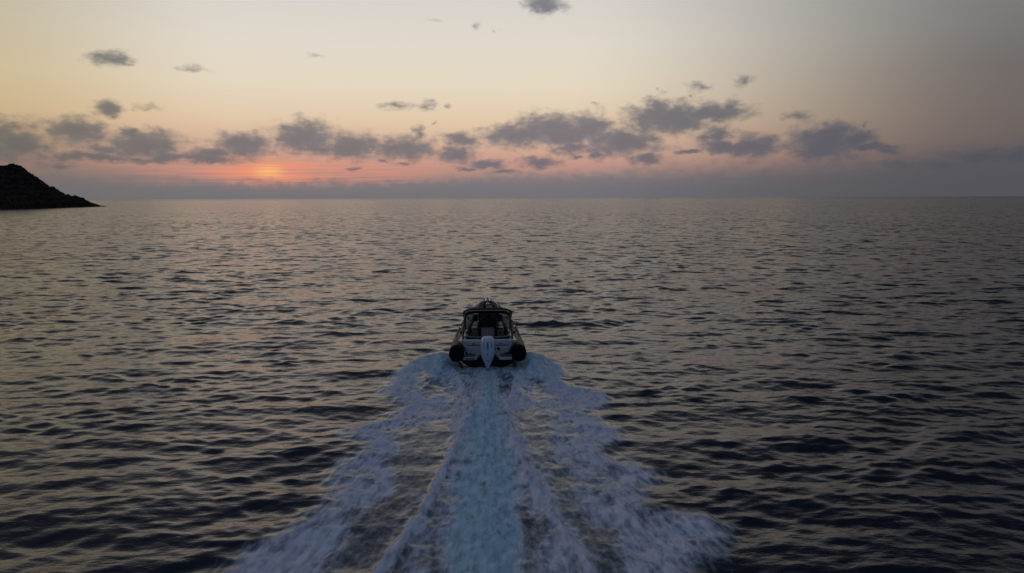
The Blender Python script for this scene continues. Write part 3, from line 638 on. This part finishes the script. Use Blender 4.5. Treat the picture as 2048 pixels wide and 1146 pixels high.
# ------------------------------------------------------------------ people at the helm
def skin_mesh(verts, edges, radii, sub=2):
    me = bpy.data.meshes.new('tmp'); me.from_pydata(verts, edges, []); o = bpy.data.objects.new('tmp', me); col.objects.link(o)
    md = o.modifiers.new('s', 'SKIN'); md.branch_smoothing = .4
    for i, r_ in enumerate(radii): me.skin_vertices[0].data[i].radius = (r_, r_) if not isinstance(r_, tuple) else r_; me.skin_vertices[0].data[i].use_root = (i == 0)
    ms = o.modifiers.new('u', 'SUBSURF'); ms.levels = sub; ms.render_levels = sub
    bpy.context.view_layer.update(); dg = bpy.context.evaluated_depsgraph_get(); ev = o.evaluated_get(dg); m2 = ev.to_mesh()
    vs = [v.co.copy() for v in m2.vertices]; fs = [tuple(p_.vertices) for p_ in m2.polygons]; ev.to_mesh_clear()
    bpy.data.objects.remove(o); return vs, fs
def person(loc, rz, hairm, topm, label, lean=0, hands=((-.14,.62,.02),(.2,.6,.02))):
    t = empty('person', (0,0,0)); t['label'] = label; t['category'] = 'person'
    t.matrix_world = boat_m @ Matrix.Translation(loc) @ Matrix.Rotation(rz, 4, 'Z')
    # origin: the seat under the hips; +y forward
    V, Ed, Ra = [], [], []
    def add(p_, r_, par=None):
        V.append(p_); Ra.append(r_)
        if par is not None: Ed.append((par, len(V)-1))
        return len(V)-1
    pel = add((0,.02,.10), (.15,.11)); sp1 = add((0,.02,.28), (.135,.10), pel); ch = add((0,.03,.44), (.165,.115), sp1); nk = add((0,.03,.58), (.055,.055), ch); hd0 = add((0,.045,.66), (.055,.06), nk)
    hd1 = add((0,.06,.74), (.078,.098), hd0); add((0,.055,.82), (.062,.08), hd1); add((0,.155,.735), (.014,.016), hd1)
    for s in (-1, 1): add((s*.082,.05,.735), (.012,.02), hd1)
    hps = []
    for s, h in ((-1, hands[0]), (1, hands[1])):
        sh = add((s*.18,.03,.50), .062, ch); eb = add((s*.25,.16,.28), .043, sh); wr = add((h[0],h[1]-.08,h[2]+.30), .028, eb); pm = add((h[0],h[1],h[2]+.31), (.036,.02), wr); hps.append(V[pm])
        hip = add((s*.095,.08,.08), .088, pel); kn = add((s*.13,.46,.10), .062, hip); an = add((s*.13,.50,-.30), .04, kn); ft = add((s*.14,.60,-.36), .038, an)
    vs, fs = skin_mesh(V, Ed, Ra); mb = MB().add(vs, fs)
    for s, hp in zip((-1, 1), hps):                         # fingers curled over what they hold
        for k in range(4):
            x0 = hp[0]+(k-1.5)*.018; l = (.075,.085,.08,.062)[k]
            v2, f2 = skin_mesh([(x0,hp[1]+.015,hp[2]),(x0,hp[1]+.02+l*.45,hp[2]+.004),(x0,hp[1]+.02+l*.75,hp[2]-.022),(x0,hp[1]+l*.72,hp[2]-.045)], [(0,1),(1,2),(2,3)], [.010,.009,.008,.007], 1); mb.add(v2, f2)
        v2, f2 = skin_mesh([(hp[0]-s*.03,hp[1]-.01,hp[2]),(hp[0]-s*.052,hp[1]+.025,hp[2]-.012),(hp[0]-s*.04,hp[1]+.055,hp[2]-.03)], [(0,1),(1,2)], [.011,.010,.008], 1); mb.add(v2, f2)
    mb.build('body', 'skin', t)
    jv = [i for i in range(len(V))]
    # jacket and trousers follow the body a little outside it
    def garment(name, vv, ee, rr_, m_): a, f = skin_mesh(vv, ee, rr_); MB().add(a, f).build(name, m_, t)
    vv = [(0,.02,.14),(0,.02,.28),(0,.03,.44),(0,.03,.545)]; ee = [(0,1),(1,2),(2,3)]; rr_ = [(.175,.135),(.16,.122),(.19,.138),(.085,.08)]
    for s, h in ((-1, hands[0]), (1, hands[1])):
        b0 = len(vv); vv += [(s*.185,.03,.50),(s*.25,.16,.28),(h[0],h[1]-.09,h[2]+.30)]; rr_ += [.078,.06,.042]; ee += [(2,b0),(b0,b0+1),(b0+1,b0+2)]
    garment('jacket', vv, ee, rr_, topm)
    vv = [(0,.02,.10)]; ee = []; rr_ = [(.165,.13)]
    for s in (-1, 1):
        b0 = len(vv); vv += [(s*.1,.08,.085),(s*.13,.46,.105),(s*.13,.50,-.27)]; rr_ += [.102,.076,.056]; ee += [(0,b0),(b0,b0+1),(b0+1,b0+2)]
    garment('trousers', vv, ee, rr_, 'trouser')
    a, f = skin_mesh([(0,.0,.66),(0,.015,.745),(0,.035,.815),(0,.085,.84)], [(0,1),(1,2),(2,3)], [(.06,.035),(.086,.075),(.074,.075),(.05,.03)]); MB().add(a, f).build('hair', hairm, t)
    for s in (-1, 1): MB().add([Vector((s*.03,.152,.752))+Vector(v)*.011 for v in ((1,0,0),(-1,0,0),(0,1,0),(0,-1,0),(0,0,1),(0,0,-1))], [(0,2,4),(2,1,4),(1,3,4),(3,0,4),(2,0,5),(1,2,5),(3,1,5),(0,3,5)]).build('eye', 'black', t)
    return t
bpy.context.view_layer.update(); boat_m = boat.matrix_world.copy()
person((-.14,3.15,.99), 0, 'hair', 'navy', 'person in dark navy jacket steering at the centre of the helm seat')
person((.25,3.2,.96), R(-6), 'hairl', 'maroon', 'person in dark red top sitting beside the helmsman, nearer the right side of the boat', hands=((-.1,.45,-.1),(.12,.45,-.1)))

# ------------------------------------------------------------------ spray thrown up at the stern
def spray():
    n_ = 5200; P_ = []
    for i in range(n_):
        s = random.choice((-1, 1)); u = random.random()
        if i % 4 == 0: yy = 26.2-random.random()*3.2; xx = -.95+(26.8-yy)*.033+random.gauss(0, .16+.04*(26.2-yy)); h = abs(random.gauss(0, .10))
        else:
            yy = 27.6-random.random()**1.3*6.5; xx = -.95+(26.8-yy)*.033+s*(1.55+.16*max(0, 27.6-yy)+abs(random.gauss(0, .42))); h = abs(random.gauss(0, .13))+.04
        P_.append((xx, yy, h+.03, random.uniform(.004, .011)))
    vs, fs = [], []
    for x, y, z, r_ in P_:
        b0 = len(vs); a = random.random()*6.28
        vs += [(x+r_*math.cos(a),y+r_*math.sin(a),z),(x+r_*math.cos(a+2.1),y+r_*math.sin(a+2.1),z),(x+r_*math.cos(a+4.2),y+r_*math.sin(a+4.2),z),(x,y,z+r_*1.3),(x,y,z-r_)]
        fs += [(b0,b0+1,b0+3),(b0+1,b0+2,b0+3),(b0+2,b0,b0+3),(b0+1,b0,b0+4),(b0+2,b0+1,b0+4),(b0,b0+2,b0+4)]
    o = MB().add(vs, fs).build('spray', paint('spray_drops', (.5,.56,.62), .6), smooth=False)
    o['kind'] = 'stuff'; o['label'] = 'fine white spray thrown up beside the stern of the boat'; o['category'] = 'spray'
spray()
